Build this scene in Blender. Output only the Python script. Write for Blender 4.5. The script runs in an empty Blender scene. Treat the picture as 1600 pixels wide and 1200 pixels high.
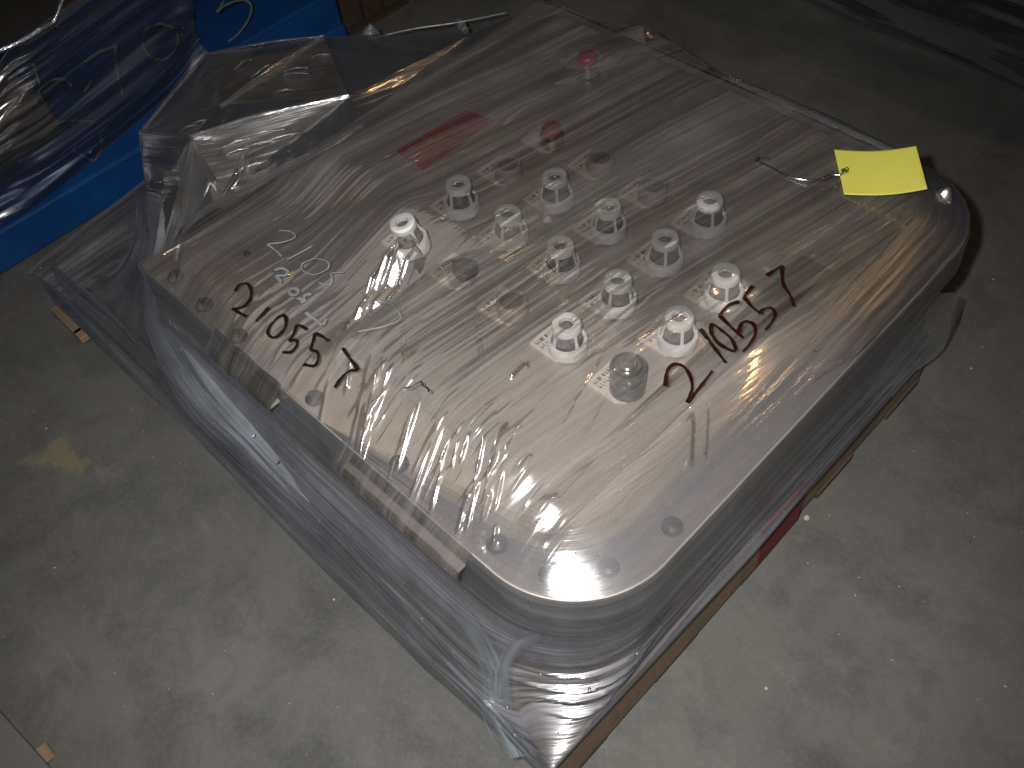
import bpy, math, random
import numpy as np
from mathutils import Vector, Matrix, noise

S = 0.085            # metres per drawing unit (one unit = the spacing of the switches)
rnd = random.Random(7)
scene = bpy.context.scene
col = scene.collection

# ------------------------------------------------------------------ camera
F_PX, PITCH, YAW, ROLL = 1473.4546, 0.9118425, 2.46050364, -0.1454733
CAM = np.array([8.5383, -5.4990, 9.4850])
_cp, _sp, _cy, _sy = math.cos(PITCH), math.sin(PITCH), math.cos(YAW), math.sin(YAW)
FW = np.array([_cp*_cy, _cp*_sy, -_sp]); _rt = np.array([_sy, -_cy, 0.0]); _up = np.cross(_rt, FW)
RT = _rt*math.cos(ROLL) + _up*math.sin(ROLL)
UP = -_rt*math.sin(ROLL) + _up*math.cos(ROLL)
cd = bpy.data.cameras.new('camera'); cam = bpy.data.objects.new('camera', cd); col.objects.link(cam)
cd.sensor_width = 36; cd.lens = F_PX/1600*36; cd.clip_start = 0.02; cd.clip_end = 50
_m = Matrix(((RT[0], UP[0], -FW[0], CAM[0]*S), (RT[1], UP[1], -FW[1], CAM[1]*S), (RT[2], UP[2], -FW[2], CAM[2]*S), (0, 0, 0, 1)))
cam.matrix_world = _m
scene.camera = cam

# ------------------------------------------------------------------ world and lamps (dim warehouse, camera flash)
w = bpy.data.worlds.new('World'); scene.world = w; w.use_nodes = True
w.node_tree.nodes['Background'].inputs[0].default_value = (0.62, 0.72, 1.0, 1)
w.node_tree.nodes['Background'].inputs[1].default_value = 0.014
scene.view_settings.view_transform = 'Standard'; scene.view_settings.look = 'None'
scene.view_settings.gamma = 1; scene.view_settings.exposure = 0.0
scene.cycles.max_bounces = 10; scene.cycles.transparent_max_bounces = 24
scene.cycles.sample_clamp_indirect = 3.0

def lamp(name, pos, power, radius, color, spot=None, aim=None):
    ld = bpy.data.lights.new(name, 'SPOT' if spot else 'POINT'); ld.energy = power; ld.color = color
    ld.shadow_soft_size = radius
    if spot: ld.spot_size = math.radians(spot); ld.spot_blend = 1.0
    o = bpy.data.objects.new(name, ld); col.objects.link(o); o.location = Vector(pos)*S
    if aim is not None:
        o.rotation_euler = (Vector(aim)-Vector(pos)).to_track_quat('-Z', 'Y').to_euler()
    return o
FLASH = CAM - RT*0.62 + UP*0.35
lamp('camera_flash', FLASH, 57, 0.012, (1.0, 0.965, 0.93), 89, FLASH + FW*10 - UP*1.2)
lamp('ceiling_lamp', (16.0, 44.0, 61.0), 48, 0.09, (1.0, 0.62, 0.28))
lamp('ceiling_lamp', (-38.0, 40.0, 60.0), 4, 0.1, (1.0, 0.68, 0.36))

# ------------------------------------------------------------------ helpers
def ray(x, y): return FW + RT*(x-800)/F_PX - UP*(y-600)/F_PX
def on_z(x, y, z):
    d = ray(x, y); t = (z-CAM[2])/d[2]; return CAM + d*t
def on_u(x, y, u):
    d = ray(x, y); t = (u-CAM[0])/d[0]; return CAM + d*t

class MB:
    def __init__(s): s.v = []; s.f = []; s.uv = None
    def box(s, x0, x1, y0, y1, z0, z1):
        b = len(s.v)
        s.v += [(x, y, z) for z in (z0, z1) for x, y in ((x0, y0), (x1, y0), (x1, y1), (x0, y1))]
        s.f += [tuple(b+i for i in q) for q in ((3,2,1,0),(4,5,6,7),(0,1,5,4),(1,2,6,5),(2,3,7,6),(3,0,4,7))]
        return s
    def grid(s, P, closed=False):        # P[i][j] points
        b = len(s.v); n = len(P); m = len(P[0])
        for r in P: s.v += [tuple(p) for p in r]
        for i in range(n-1):
            for j in range(m if closed else m-1):
                k = (j+1) % m
                s.f.append((b+i*m+j, b+i*m+k, b+(i+1)*m+k, b+(i+1)*m+j))
        return s
    def lathe(s, prof, n=28, c=(0, 0, 0)):
        P = [[(c[0]+r*math.cos(2*math.pi*k/n), c[1]+r*math.sin(2*math.pi*k/n), c[2]+z) for k in range(n)] for r, z in prof]
        return s.grid(P, True)
    def poly(s, pts):
        b = len(s.v); s.v += [tuple(p) for p in pts]; s.f.append(tuple(range(b, b+len(pts)))); return s
    def prism(s, pts, z0, z1):
        n = len(pts); b = len(s.v)
        s.v += [(p[0], p[1], z0) for p in pts] + [(p[0], p[1], z1) for p in pts]
        s.f.append(tuple(b+n+i for i in range(n))); s.f.append(tuple(b+n-1-i for i in range(n)))
        for i in range(n): j = (i+1) % n; s.f.append((b+i, b+j, b+n+j, b+n+i))
        return s
    def build(s, name, mat, parent=None, smooth=False, uv=None, bevel=0, origin=(0, 0, 0), solid=0):
        me = bpy.data.meshes.new(name)
        o0 = np.array(origin, float)
        me.from_pydata([tuple((np.array(p)-o0)*S) for p in s.v] if len(s.v) < 4000 else ((np.array(s.v)-o0)*S).tolist(), [], s.f)
        me.materials.append(mat)
        if uv is not None:
            l = me.uv_layers.new(name='UVMap'); idx = np.zeros(len(me.loops), int); me.loops.foreach_get('vertex_index', idx)
            l.data.foreach_set('uv', np.array(uv, float)[idx].ravel())
        if smooth: me.polygons.foreach_set('use_smooth', [True]*len(me.polygons))
        me.update()
        o = bpy.data.objects.new(name, me); col.objects.link(o)
        o.location = Vector(origin)*S
        if parent is not None: o.parent = parent; o.matrix_parent_inverse = Matrix.Translation(-world_loc(parent))
        if bevel:
            b = o.modifiers.new('bevel', 'BEVEL'); b.width = bevel*S; b.segments = 2; b.limit_method = 'ANGLE'
        if solid:
            b = o.modifiers.new('solid', 'SOLIDIFY'); b.thickness = solid*S
        return o
def world_loc(o):
    l = Vector((0, 0, 0)); k = o
    if k.parent is None: return Vector(k.location)
    return Vector(k.location)      # every child is stored in world coordinates (parents are never rotated)
def tag(o, label=None, cat=None, group=None, kind=None):
    if label: o['label'] = label
    if cat: o['category'] = cat
    if group: o['group'] = group
    if kind: o['kind'] = kind
    return o
def empty(name, loc):
    o = bpy.data.objects.new(name, None); col.objects.link(o); o.location = Vector(loc)*S; o.empty_display_size = .02; return o

# ------------------------------------------------------------------ materials
class NT:
    def __init__(s, name):
        s.m = bpy.data.materials.new(name); s.m.use_nodes = True; s.t = s.m.node_tree; s.t.nodes.clear()
        s.out = s.t.nodes.new('ShaderNodeOutputMaterial')
    def n(s, typ, **k):
        nd = s.t.nodes.new(typ)
        for a, b in k.items(): setattr(nd, a, b)
        return nd
    def l(s, a, b): s.t.links.new(a, b)
    def val(s, sock, v):
        if isinstance(v, bpy.types.NodeSocket): s.l(v, sock)
        elif v is not None: sock.default_value = v
    def coord(s, kind='Object', scale=(1, 1, 1), rot=(0, 0, 0)):
        c = s.n('ShaderNodeTexCoord'); m = s.n('ShaderNodeMapping'); s.l(c.outputs[kind], m.inputs[0])
        m.inputs['Scale'].default_value = scale; m.inputs['Rotation'].default_value = rot
        return m.outputs[0]
    def noise(s, vec, scale, detail=4, rough=.55, dist=0):
        nd = s.n('ShaderNodeTexNoise'); s.val(nd.inputs['Vector'], vec)
        nd.inputs['Scale'].default_value = scale; nd.inputs['Detail'].default_value = detail
        nd.inputs['Roughness'].default_value = rough; nd.inputs['Distortion'].default_value = dist
        return nd.outputs[0]
    def ramp(s, fac, a, b, c0=0.0, c1=1.0):
        nd = s.n('ShaderNodeMapRange'); s.val(nd.inputs[0], fac)
        nd.inputs[1].default_value = a; nd.inputs[2].default_value = b; nd.inputs[3].default_value = c0; nd.inputs[4].default_value = c1
        return nd.outputs[0]
    def math(s, op, a, b=None):
        nd = s.n('ShaderNodeMath', operation=op); s.val(nd.inputs[0], a)
        if b is not None: s.val(nd.inputs[1], b)
        return nd.outputs[0]
    def mix(s, fac, a, b, typ='MIX'):
        nd = s.n('ShaderNodeMix', data_type='RGBA', blend_type=typ); s.val(nd.inputs[0], fac); s.val(nd.inputs[6], a); s.val(nd.inputs[7], b)
        return nd.outputs[2]
    def bump(s, h, strength, dist, nrm=None):
        nd = s.n('ShaderNodeBump'); s.val(nd.inputs['Height'], h); nd.inputs['Strength'].default_value = strength
        nd.inputs['Distance'].default_value = dist
        if nrm is not None: s.l(nrm, nd.inputs['Normal'])
        return nd.outputs[0]
    def principled(s, base, rough=.5, metal=0, nrm=None, **k):
        p = s.n('ShaderNodeBsdfPrincipled'); s.val(p.inputs['Base Color'], base); s.val(p.inputs['Roughness'], rough)
        s.val(p.inputs['Metallic'], metal)
        if nrm is not None: s.l(nrm, p.inputs['Normal'])
        for a, b in k.items(): s.val(p.inputs[a.replace('_', ' ')], b)
        s.l(p.outputs[0], s.out.inputs[0]); return s.m
def c(r, g, b): return (r, g, b, 1)

def simple(name, rgb, rough=.5, metal=0, var=.25, sc=30, bump=.0, dirt=None):
    t = NT(name); v = t.coord()
    n1 = t.noise(v, sc, 5)
    lo = tuple(x*(1-var) for x in rgb)+(1,); hi = tuple(min(1, x*(1+var)) for x in rgb)+(1,)
    base = t.mix(t.ramp(n1, .3, .7), lo, hi)
    if dirt:
        n2 = t.noise(v, sc*.35, 6, .7); base = t.mix(t.ramp(n2, .52, .68, 0, .7), base, dirt+(1,))
    nr = t.bump(t.noise(v, sc*8, 3), bump, .002) if bump else None
    return t.principled(base, rough, metal, nr)

def concrete():
    t = NT('stained_concrete'); v = t.coord()
    a = t.noise(v, 2.3, 6, .62); b = t.noise(v, 11, 6, .7, .4); d = t.noise(v, 160, 3, .7)
    base = t.mix(t.ramp(a, .3, .72), c(.122, .123, .115), c(.212, .211, .196))
    base = t.mix(t.ramp(b, .44, .66, 0, .55), base, c(.07, .071, .069))
    sp = t.noise(t.coord(scale=(1, 1.6, 1)), 5.2, 7, .75, 1.2)
    base = t.mix(t.ramp(sp, .58, .72, 0, .4), base, c(.28, .27, .245))
    base = t.mix(t.ramp(d, .25, .75, -.15, .25), base, c(.26, .26, .24))
    # worn yellow paint spots, at fixed places on the floor
    g = t.n('ShaderNodeTexCoord'); wob = t.noise(v, 16, 5, .7)
    for (x, y, sx, sy, am) in ((-4.35, -5.35, .85, .36, .42), (-3.65, -5.05, .5, .28, .30), (-1.27, -4.42, .32, .16, .2), (-2.2, -4.5, .3, .3, .10)):
        mp = t.n('ShaderNodeMapping'); mp.vector_type = 'TEXTURE'; t.l(g.outputs['Object'], mp.inputs[0])
        mp.inputs['Location'].default_value = (x*S, y*S, 0); mp.inputs['Scale'].default_value = (sx*S, sy*S, 1); mp.inputs['Rotation'].default_value = (0, 0, .35)
        ln = t.n('ShaderNodeVectorMath', operation='LENGTH'); t.l(mp.outputs[0], ln.inputs[0])
        dist = t.math('ADD', ln.outputs['Value'], t.ramp(wob, .3, .7, -.75, .75))
        base = t.mix(t.ramp(dist, .55, .95, am, 0), base, c(.36, .31, .15))
    # fine scratches and cracks
    vo = t.n('ShaderNodeTexVoronoi', feature='DISTANCE_TO_EDGE'); dv = t.n('ShaderNodeVectorMath', operation='ADD')
    t.l(v, dv.inputs[0]); nn = t.n('ShaderNodeTexNoise'); t.l(v, nn.inputs[0]); nn.inputs[2].default_value = 9
    t.l(nn.outputs[1], dv.inputs[1]); t.l(dv.outputs[0], vo.inputs[0]); vo.inputs['Scale'].default_value = 1.6
    crack = t.math('MULTIPLY', t.ramp(vo.outputs[0], 0, .007, 1, 0), t.ramp(a, .56, .7, 0, .12))
    base = t.mix(crack, base, c(.33, .32, .3))
    h = t.math('ADD', t.noise(v, 60, 5, .7), t.math('MULTIPLY', d, .4))
    return t.principled(base, t.ramp(b, .3, .7, .62, .9), 0, t.bump(h, .35, .0015))

def brushed():
    t = NT('brushed_steel'); v = t.coord(scale=(60, 3, 60)); v2 = t.coord()
    a = t.noise(v, 6, 4, .6); b = t.noise(v2, 8, 6, .65)
    base = t.mix(t.ramp(a, .3, .7), c(.46, .425, .395), c(.60, .56, .525))
    base = t.mix(t.ramp(b, .4, .7, 0, .5), base, c(.34, .312, .29))
    return t.principled(base, t.ramp(b, .3, .7, .42, .62), .3, t.bump(a, .08, .001))

def wood(name, rgb, dark=.55):
    t = NT(name); v = t.coord(scale=(2, 22, 22)); a = t.noise(v, 6, 6, .65, .6); b = t.noise(t.coord(), 14, 5, .7)
    base = t.mix(t.ramp(a, .3, .7), tuple(x*dark for x in rgb)+(1,), rgb+(1,))
    base = t.mix(t.ramp(b, .5, .75, 0, .6), base, c(.09, .075, .06))
    return t.principled(base, .8, 0, t.bump(a, .4, .002))

def film(name, haze=(.05, .30), su=30., sv=1.2, tint=(.80, .82, .86), gloss=.12, rough=.12, bump=.5, bscale=1.0, clear=(.95, .95, .945), patch=3.0, gcol=1.0, fade=None, spread=(.38, .66)):
    """stretched polythene: clear sheet, milky pull lines, fine ridges along the pull (UV.y runs along it)"""
    t = NT(name)
    uv = t.n('ShaderNodeTexCoord').outputs['UV']
    def m(sx, sy, off=0.):
        mp = t.n('ShaderNodeMapping'); t.l(uv, mp.inputs[0]); mp.inputs['Scale'].default_value = (sx, sy, 1); mp.inputs['Location'].default_value = (off, off*.37, 0); return mp.outputs[0]
    s1 = t.noise(m(su*.22, sv*.25), 1, 4, .6, 0)
    s2 = t.noise(m(su, sv, 3.1), 1, 4, .6, 0)
    s3 = t.noise(m(su*4.2, sv*1.6, 7.7), 1, 3, .6)
    pt = t.noise(m(patch*.35, patch*.35, 1.3), 1, 4, .6)
    st = t.math('ADD', t.math('MULTIPLY', s1, .4), t.math('ADD', t.math('MULTIPLY', s2, .4), t.math('MULTIPLY', s3, .2)))
    hz = t.math('MULTIPLY', t.ramp(st, spread[0], spread[1], haze[0], haze[1]), t.ramp(pt, .3, .7, .55, 1.25))
    fd = None
    if fade:
        sx = t.n('ShaderNodeSeparateXYZ'); t.l(uv, sx.inputs[0]); X = sx.outputs[0]
        rag = t.ramp(s2, .3, .7, -.16, .16); X = t.math('ADD', X, rag)
        fd = t.ramp(X, .02, .45, 0, 1)
        if fade == 'both': fd = t.math('MULTIPLY', fd, t.ramp(X, .55, .98, 1, 0))
        if fade == 'both':
            fd = t.math('MULTIPLY', fd, t.ramp(sx.outputs[1], .05, .6, 0, 1))
        hz = t.math('MULTIPLY', hz, fd)
    height = t.math('ADD', t.math('MULTIPLY', s2, 1.0), t.math('ADD', t.math('MULTIPLY', s3, .32), t.math('MULTIPLY', s1, 1.6)))
    dots = t.ramp(t.noise(m(11., 8., 5.5), 1, 1, .5), .73, .80, 0, 1.3)      # small dents and specks
    height = t.math('ADD', height, dots)
    nr = t.bump(height, bump, .004*bscale)
    tr = t.n('ShaderNodeBsdfTransparent'); tr.inputs[0].default_value = clear+(1,)
    df = t.n('ShaderNodeBsdfDiffuse'); df.inputs[0].default_value = tint+(1,); t.l(nr, df.inputs['Normal'])
    tl = t.n('ShaderNodeBsdfTranslucent'); tl.inputs[0].default_value = tint+(1,)
    dm = t.n('ShaderNodeMixShader'); dm.inputs[0].default_value = .3; t.l(df.outputs[0], dm.inputs[1]); t.l(tl.outputs[0], dm.inputs[2])
    gl = t.n('ShaderNodeBsdfGlossy'); gl.inputs[0].default_value = (gcol, gcol, gcol, 1); gl.inputs['Roughness'].default_value = rough; t.l(nr, gl.inputs['Normal'])
    lw = t.n('ShaderNodeLayerWeight'); lw.inputs[0].default_value = .35; t.l(nr, lw.inputs['Normal'])
    a = t.n('ShaderNodeMixShader'); t.l(hz, a.inputs[0]); t.l(tr.outputs[0], a.inputs[1]); t.l(dm.outputs[0], a.inputs[2])
    fr = t.ramp(lw.outputs['Fresnel'], 0, 1, gloss, .8)
    if fd is not None: fr = t.math('MULTIPLY', fr, fd)
    b = t.n('ShaderNodeMixShader'); t.l(fr, b.inputs[0]); t.l(a.outputs[0], b.inputs[1])
    g2 = t.n('ShaderNodeBsdfGlossy'); g2.inputs[0].default_value = (gcol, gcol, gcol, 1); g2.inputs['Roughness'].default_value = rough*2.6; t.l(nr, g2.inputs['Normal'])
    gm = t.n('ShaderNodeMixShader'); gm.inputs[0].default_value = .35; t.l(gl.outputs[0], gm.inputs[1]); t.l(g2.outputs[0], gm.inputs[2]); t.l(gm.outputs[0], b.inputs[2])
    t.l(b.outputs[0], t.out.inputs[0])
    return t.m

M = dict(
    floor=concrete(), steel=brushed(),
    strip=simple('dull_beige_metal', (.52, .46, .41), .5, .2, .12, 25, .1, (.30, .27, .24)),
    body=simple('dark_grey_paint', (.11, .105, .105), .45, .3, .3, 20, .1),
    screw=simple('dark_screw', (.15, .16, .165), .4, .5, .2, 80),
    plate=simple('pale_legend_plate', (.86, .78, .71), .4, .05, .12, 90, .15, (.5, .44, .4)),
    cap=simple('white_plastic', (.80, .81, .80), .45, 0, .08, 60, .05, (.45, .42, .38)),
    lens=simple('grey_lens', (.22, .20, .205), .3, .2, .3, 120),
    chrome=simple('chrome', (.6, .58, .56), .22, 1, .1, 60),
    barrel=simple('grey_barrel', (.17, .18, .185), .22, .6, .3, 60),
    dark=simple('black_button', (.035, .04, .042), .3, 0, .2, 60),
    red=simple('red_button', (.42, .09, .045), .4, 0, .2, 60),
    wine=simple('dark_red_button', (.24, .05, .055), .4, 0, .2, 60),
    label_red=simple('red_label', (.40, .075, .045), .5, 0, .2, 40),
    print_=simple('engraved_ink', (.16, .13, .12), .6),
    tagy=simple('yellow_card', (.93, .91, .15), .55, 0, .02, 20),
    wire=simple('bright_wire', (.75, .76, .8), .2, 1, .05, 60),
    ink=simple('black_marker', (.012, .010, .010), .35),
    inkr=simple('dark_red_marker', (.022, .0045, .004), .3),
    inkw=simple('white_marker', (.25, .28, .31), .6),
    chalk=simple('pale_chalk', (.17, .19, .18), .8),
    wood=wood('pallet_wood', (.17, .115, .075)), woodtan=wood('tan_stringer_wood', (.40, .29, .18), .65),
    woodred=wood('red_painted_wood', (.36, .045, .04), .6), woodk=wood('old_brown_wood', (.09, .06, .04)),
    blue=simple('blue_paint', (.010, .080, .30), .4, 0, .22, 12, .15, (.008, .07, .22)),
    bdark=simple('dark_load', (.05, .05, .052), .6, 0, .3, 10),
    tent=simple('grey_brown_metal', (.24, .215, .185), .5, .2, .3, 8, .1),
    slab=simple('grey_board', (.17, .165, .16), .8, 0, .12, 14, .2),
    crumb=simple('pale_crumb', (.62, .58, .5), .8),
)
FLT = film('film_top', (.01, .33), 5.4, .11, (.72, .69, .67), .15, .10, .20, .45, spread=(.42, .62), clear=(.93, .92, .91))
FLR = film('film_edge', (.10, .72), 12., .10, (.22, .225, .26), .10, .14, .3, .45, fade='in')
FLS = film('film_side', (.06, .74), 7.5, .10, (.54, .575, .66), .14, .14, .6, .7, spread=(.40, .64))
FLG = film('film_gathered', (.4, 1.), 9., .16, (.56, .61, .70), .14, .16, .6, .8, fade='both')
FLB = film('film_over_blue', (.06, .36), 3.5, .22, (.20, .225, .27), .14, .15, .5, .8)
FLE = film('film_tent', (.10, .50), 4.5, .25, (.52, .49, .46), .25, .13, .7, .9)
FLM = film('film_milky', (.25, .8), 6., .4, (.62, .72, .84), .1, .25, .5, .6)
FLMF = film('film_milky_fold', (.25, .85), 7., .5, (.50, .60, .72), .1, .2, .6, .8, fade='both')
TAPE2 = film('cloudy_tape', (.28, .42), 2., .3, (.52, .49, .45), .12, .2, .1, .3)
TAPE = film('clear_tape', (.06, .12), 2., .3, (.7, .66, .6), .09, .14, .1, .3)

# ------------------------------------------------------------------ ground
FL = -3.9
g = MB(); g.poly([(-60, -40, FL), (45, -40, FL), (45, 70, FL), (-60, 70, FL)])
tag(g.build('floor', M['floor']), kind='structure')

# ------------------------------------------------------------------ pallet
U0, U1, V0, V1 = -7.45, 5.78, -3.55, 5.6
pal = empty('pallet', (-1.6, 1, FL)); tag(pal, 'weathered wooden pallet on the floor under the wrapped console', 'pallet')
nb = 8; wv = (V1-V0)/nb
for i in range(nb):
    a = V0+i*wv
    MB().box(U0+rnd.uniform(0, .12), U1-rnd.uniform(0, .05), a+.03, a+wv-.04, -2.58, -2.4).build('deck_board', M['wood'], pal, bevel=.02)
for k, (a, b) in enumerate(((U1-.45, U1-.02), (-.2, .22), (-4, -3.58), (U0+.1, U0+.5))):
    if k == 0:
        b = U1+.045
        s1 = MB().box(a, b, V0+.04, .85, -3.72, -2.66).build('stringer', M['woodtan'], pal, bevel=.02)
        MB().box(a, b+.004, .855, 1.95, -3.72, -2.655).build('painted_end', M['woodred'], pal, bevel=.02)['label'] = 'stretch of the stringer painted red'
        MB().box(a, b-.04, 1.955, V1-.03, -3.72, -2.66).build('stringer', M['woodtan'], pal, bevel=.02)
    else:
        MB().box(a, b, V0+.04, V1-.03, -3.72, -2.585).build('stringer', M['woodtan' if k == 3 else 'wood'], pal, bevel=.02)
for i in range(5):
    a = V0+.05+i*(V1-V0-1.1)/4
    MB().box(U0+.05, U1+.03, a, a+1.0, FL+.002, -3.725).build('bottom_board', M['wood'], pal, bevel=.02)

# ------------------------------------------------------------------ console
def rrect(u0, u1, v0, v1, rs, n=14):
    """rounded rectangle, corners in order (u0v0, u1v0, u1v1, u0v1)"""
    out = []
    for (cx, cy, sx, sy, a0), r in zip(((u0, v0, 1, 1, 180), (u1, v0, -1, 1, 270), (u1, v1, -1, -1, 0), (u0, v1, 1, -1, 90)), rs):
        for k in range(n+1):
            a = math.radians(a0+90*k/n); out.append((cx+sx*r+r*math.cos(a), cy+sy*r+r*math.sin(a)))
    return out
PU0, PU1, PV0, PV1 = -2.95, 5.86, -2.9, 5.86
con = empty('control_console', (1.5, 1.5, -2.4)); tag(con, 'grey steel operator console lying face up on the pallet, wrapped in film', 'console')
top = rrect(PU0, PU1, PV0, PV1, (.15, 1.35, 1.25, .3))
MB().prism(top, -.06, 0).build('top_panel', M['steel'], con, bevel=.03)
MB().prism(rrect(PU0+.03, PU1-.03, PV0+.03, PV1-.03, (.15, 1.33, 1.23, .3)), -.52, -.061).build('panel_lip', M['steel'], con)
MB().prism(rrect(PU0+.3, PU1-.28, PV0+.3, PV1-.3, (.3, 1.2, 1.1, .3)), -2.39, -.521).build('housing', M['body'], con, bevel=.05)
MB().box(PU0+.08, 3.95, PV0+.02, -1.9, .002, .05).build('front_strip', M['strip'], con, bevel=.015)['label'] = 'dull beige strip along the screwed edge'
MB().box(1.98, 4.12, -3.15, -2.955, -.26, -.21).build('edge_ledge', M['tent'], con, bevel=.03)
MB().box(-.8, .55, -3.15, -2.955, -.26, -.21).build('edge_ledge', M['tent'], con, bevel=.06)
scr = MB(); scr.lathe([(.125, 0), (.125, .03), (.10, .07), (.05, .09), (.001, .092)], 20); scr.box(-.09, .09, -.012, .012, .085, .097)
s0 = None
for i, (x, y) in enumerate([(-2.21, -2.69), (-1.41, -2.73), (-.55, -2.75), (1.1, -2.72), (2.68, -2.66), (4.3, -2.62), (5.0, -2.5), (5.42, -2.0), (5.62, -1.15), (-1.84, -1.7)]):
    zz = .05 if (x < 3.95 and y < -1.9) else .001
    if s0 is None: s0 = scr.build('screw', M['screw'], con, smooth=False, origin=(0, 0, 0)); o = s0
    else: o = s0.copy(); col.objects.link(o); o.parent = con; o.matrix_parent_inverse = s0.matrix_parent_inverse
    o.location = Vector((x, y, zz))*S
    if i == 9: o.scale = (.45, .45, .45)
# red label and small round filler plate
p = [on_z(*q, .0) for q in ((620, 237), (662, 266), (772, 190), (728, 174))]
MB().prism([(a[0], a[1]) for a in p], .002, .03).build('red_label', M['label_red'], con)
MB().lathe([(.001, .03), (.2, .03), (.2, .002)], 28, (3.95, 2.9, 0)).build('hole_plug', M['strip'], con)

# switches -------------------------------------------------------
SV = .976
NRM = (0, 0, 1)
def plate_mesh(): return MB().prism([(-.45, -.26), (0, -.26), (.12, -.18), (.12, .18), (0, .26), (-.45, .26)], .002, .03)
_eng = {}
def engraved(parent, x, y, k):
    """worn engraving on a legend plate, too small and scuffed to read: short strokes in two rows along v"""
    if k not in _eng:
        t = MB(); r = random.Random(30+k)
        for row, n in ((-.37, 9), (-.28, 7)):
            yy = -.21
            for _ in range(n):
                h = r.uniform(.035, .06); w_ = r.uniform(.008, .014)
                t.box(row-h/2, row+h/2, yy, yy+w_, .0315, .0335)
                if r.random() < .7: t.box(row-h/2+r.uniform(0, h), row-h/2+h+.008, yy+w_+.001, yy+w_+.016, .0315, .0335)
                yy += r.uniform(.036, .05)
        o = t.build('engraving', M['print_']); o['kind'] = 'stuff'; _eng[k] = o
    else:
        o = _eng[k].copy(); col.objects.link(o)
    o.parent = parent; o.matrix_parent_inverse = Matrix.Translation(-Vector(parent.location)); o.location = Vector((x, y, 0))*S
    return o
def cap_meshes():
    base = MB().lathe([(.245, .0), (.258, .01), (.262, .18), (.256, .192), (.212, .192), (.205, .0)], 36)
    cage = MB()
    cage.lathe([(.155, .405), (.186, .405), (.188, .485), (.176, .512), (.108, .516), (.096, .508), (.094, .44), (.15, .425), (.155, .405)], 32)
    for k in range(4):
        a = math.pi/2*k
        ca, sa = math.cos(a), math.sin(a)
        P = []
        for z, r0, r1, hw in ((.188, .198, .225, .024), (.3, .182, .206, .017), (.41, .160, .186, .022)):
            P.append([(r*ca-h*sa, r*sa+h*ca, z) for r, h in ((r1, -hw), (r1, hw), (r0, hw), (r0, -hw))])
        cage.grid(P, True)
    lens = MB().lathe([(.19, .01), (.183, .28), (.160, .40), (.12, .415), (.001, .418)], 28)
    for k in range(14):                      # moulded flutes of the lens
        a = 2*math.pi*k/14; r = .180
        lens.box(r*math.cos(a)-.006, r*math.cos(a)+.006, r*math.sin(a)-.006, r*math.sin(a)+.006, .05, .27)
    return base, cage, lens
cb, cc_, cl = cap_meshes()
proto = {}
def put(name, key, mb, mat, loc, parent, rot=0, smooth=True, tilt=(0, 0)):
    if key not in proto:
        o = mb.build(name, mat, None, smooth=smooth); o.data.shade_smooth() if False else None
        proto[key] = o
    else:
        o = proto[key].copy(); col.objects.link(o)
    o.parent = parent
    o.matrix_parent_inverse = Matrix.Translation(-Vector(parent.location))
    o.location = Vector(loc)*S; o.rotation_euler = (tilt[0], tilt[1], rot)
    m = o.modifiers.new('split', 'EDGE_SPLIT') if smooth and 'split' not in o.modifiers else None
    if m: m.split_angle = math.radians(40)
    return o
kinds = {(0,0):'c',(0,1):'c',(0,2):'s',(0,3):'r',(1,0):'k',(1,1):'c',(1,2):'c',(1,3):'s',(2,0):'s',(2,1):'c',(2,2):'c',(2,3):'s',
         (3,0):'c',(3,1):'c',(3,2):'c',(3,3):'c',(4,0):'m',(4,1):'c',(4,2):'c'}
desc = {'c': 'push button under a white cage guard', 's': 'short push button without a guard', 'r': 'short button with a red cap',
        'k': 'black button without a guard', 'm': 'tall grey metal barrel switch with a chrome tip'}
CAPS = []
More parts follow.
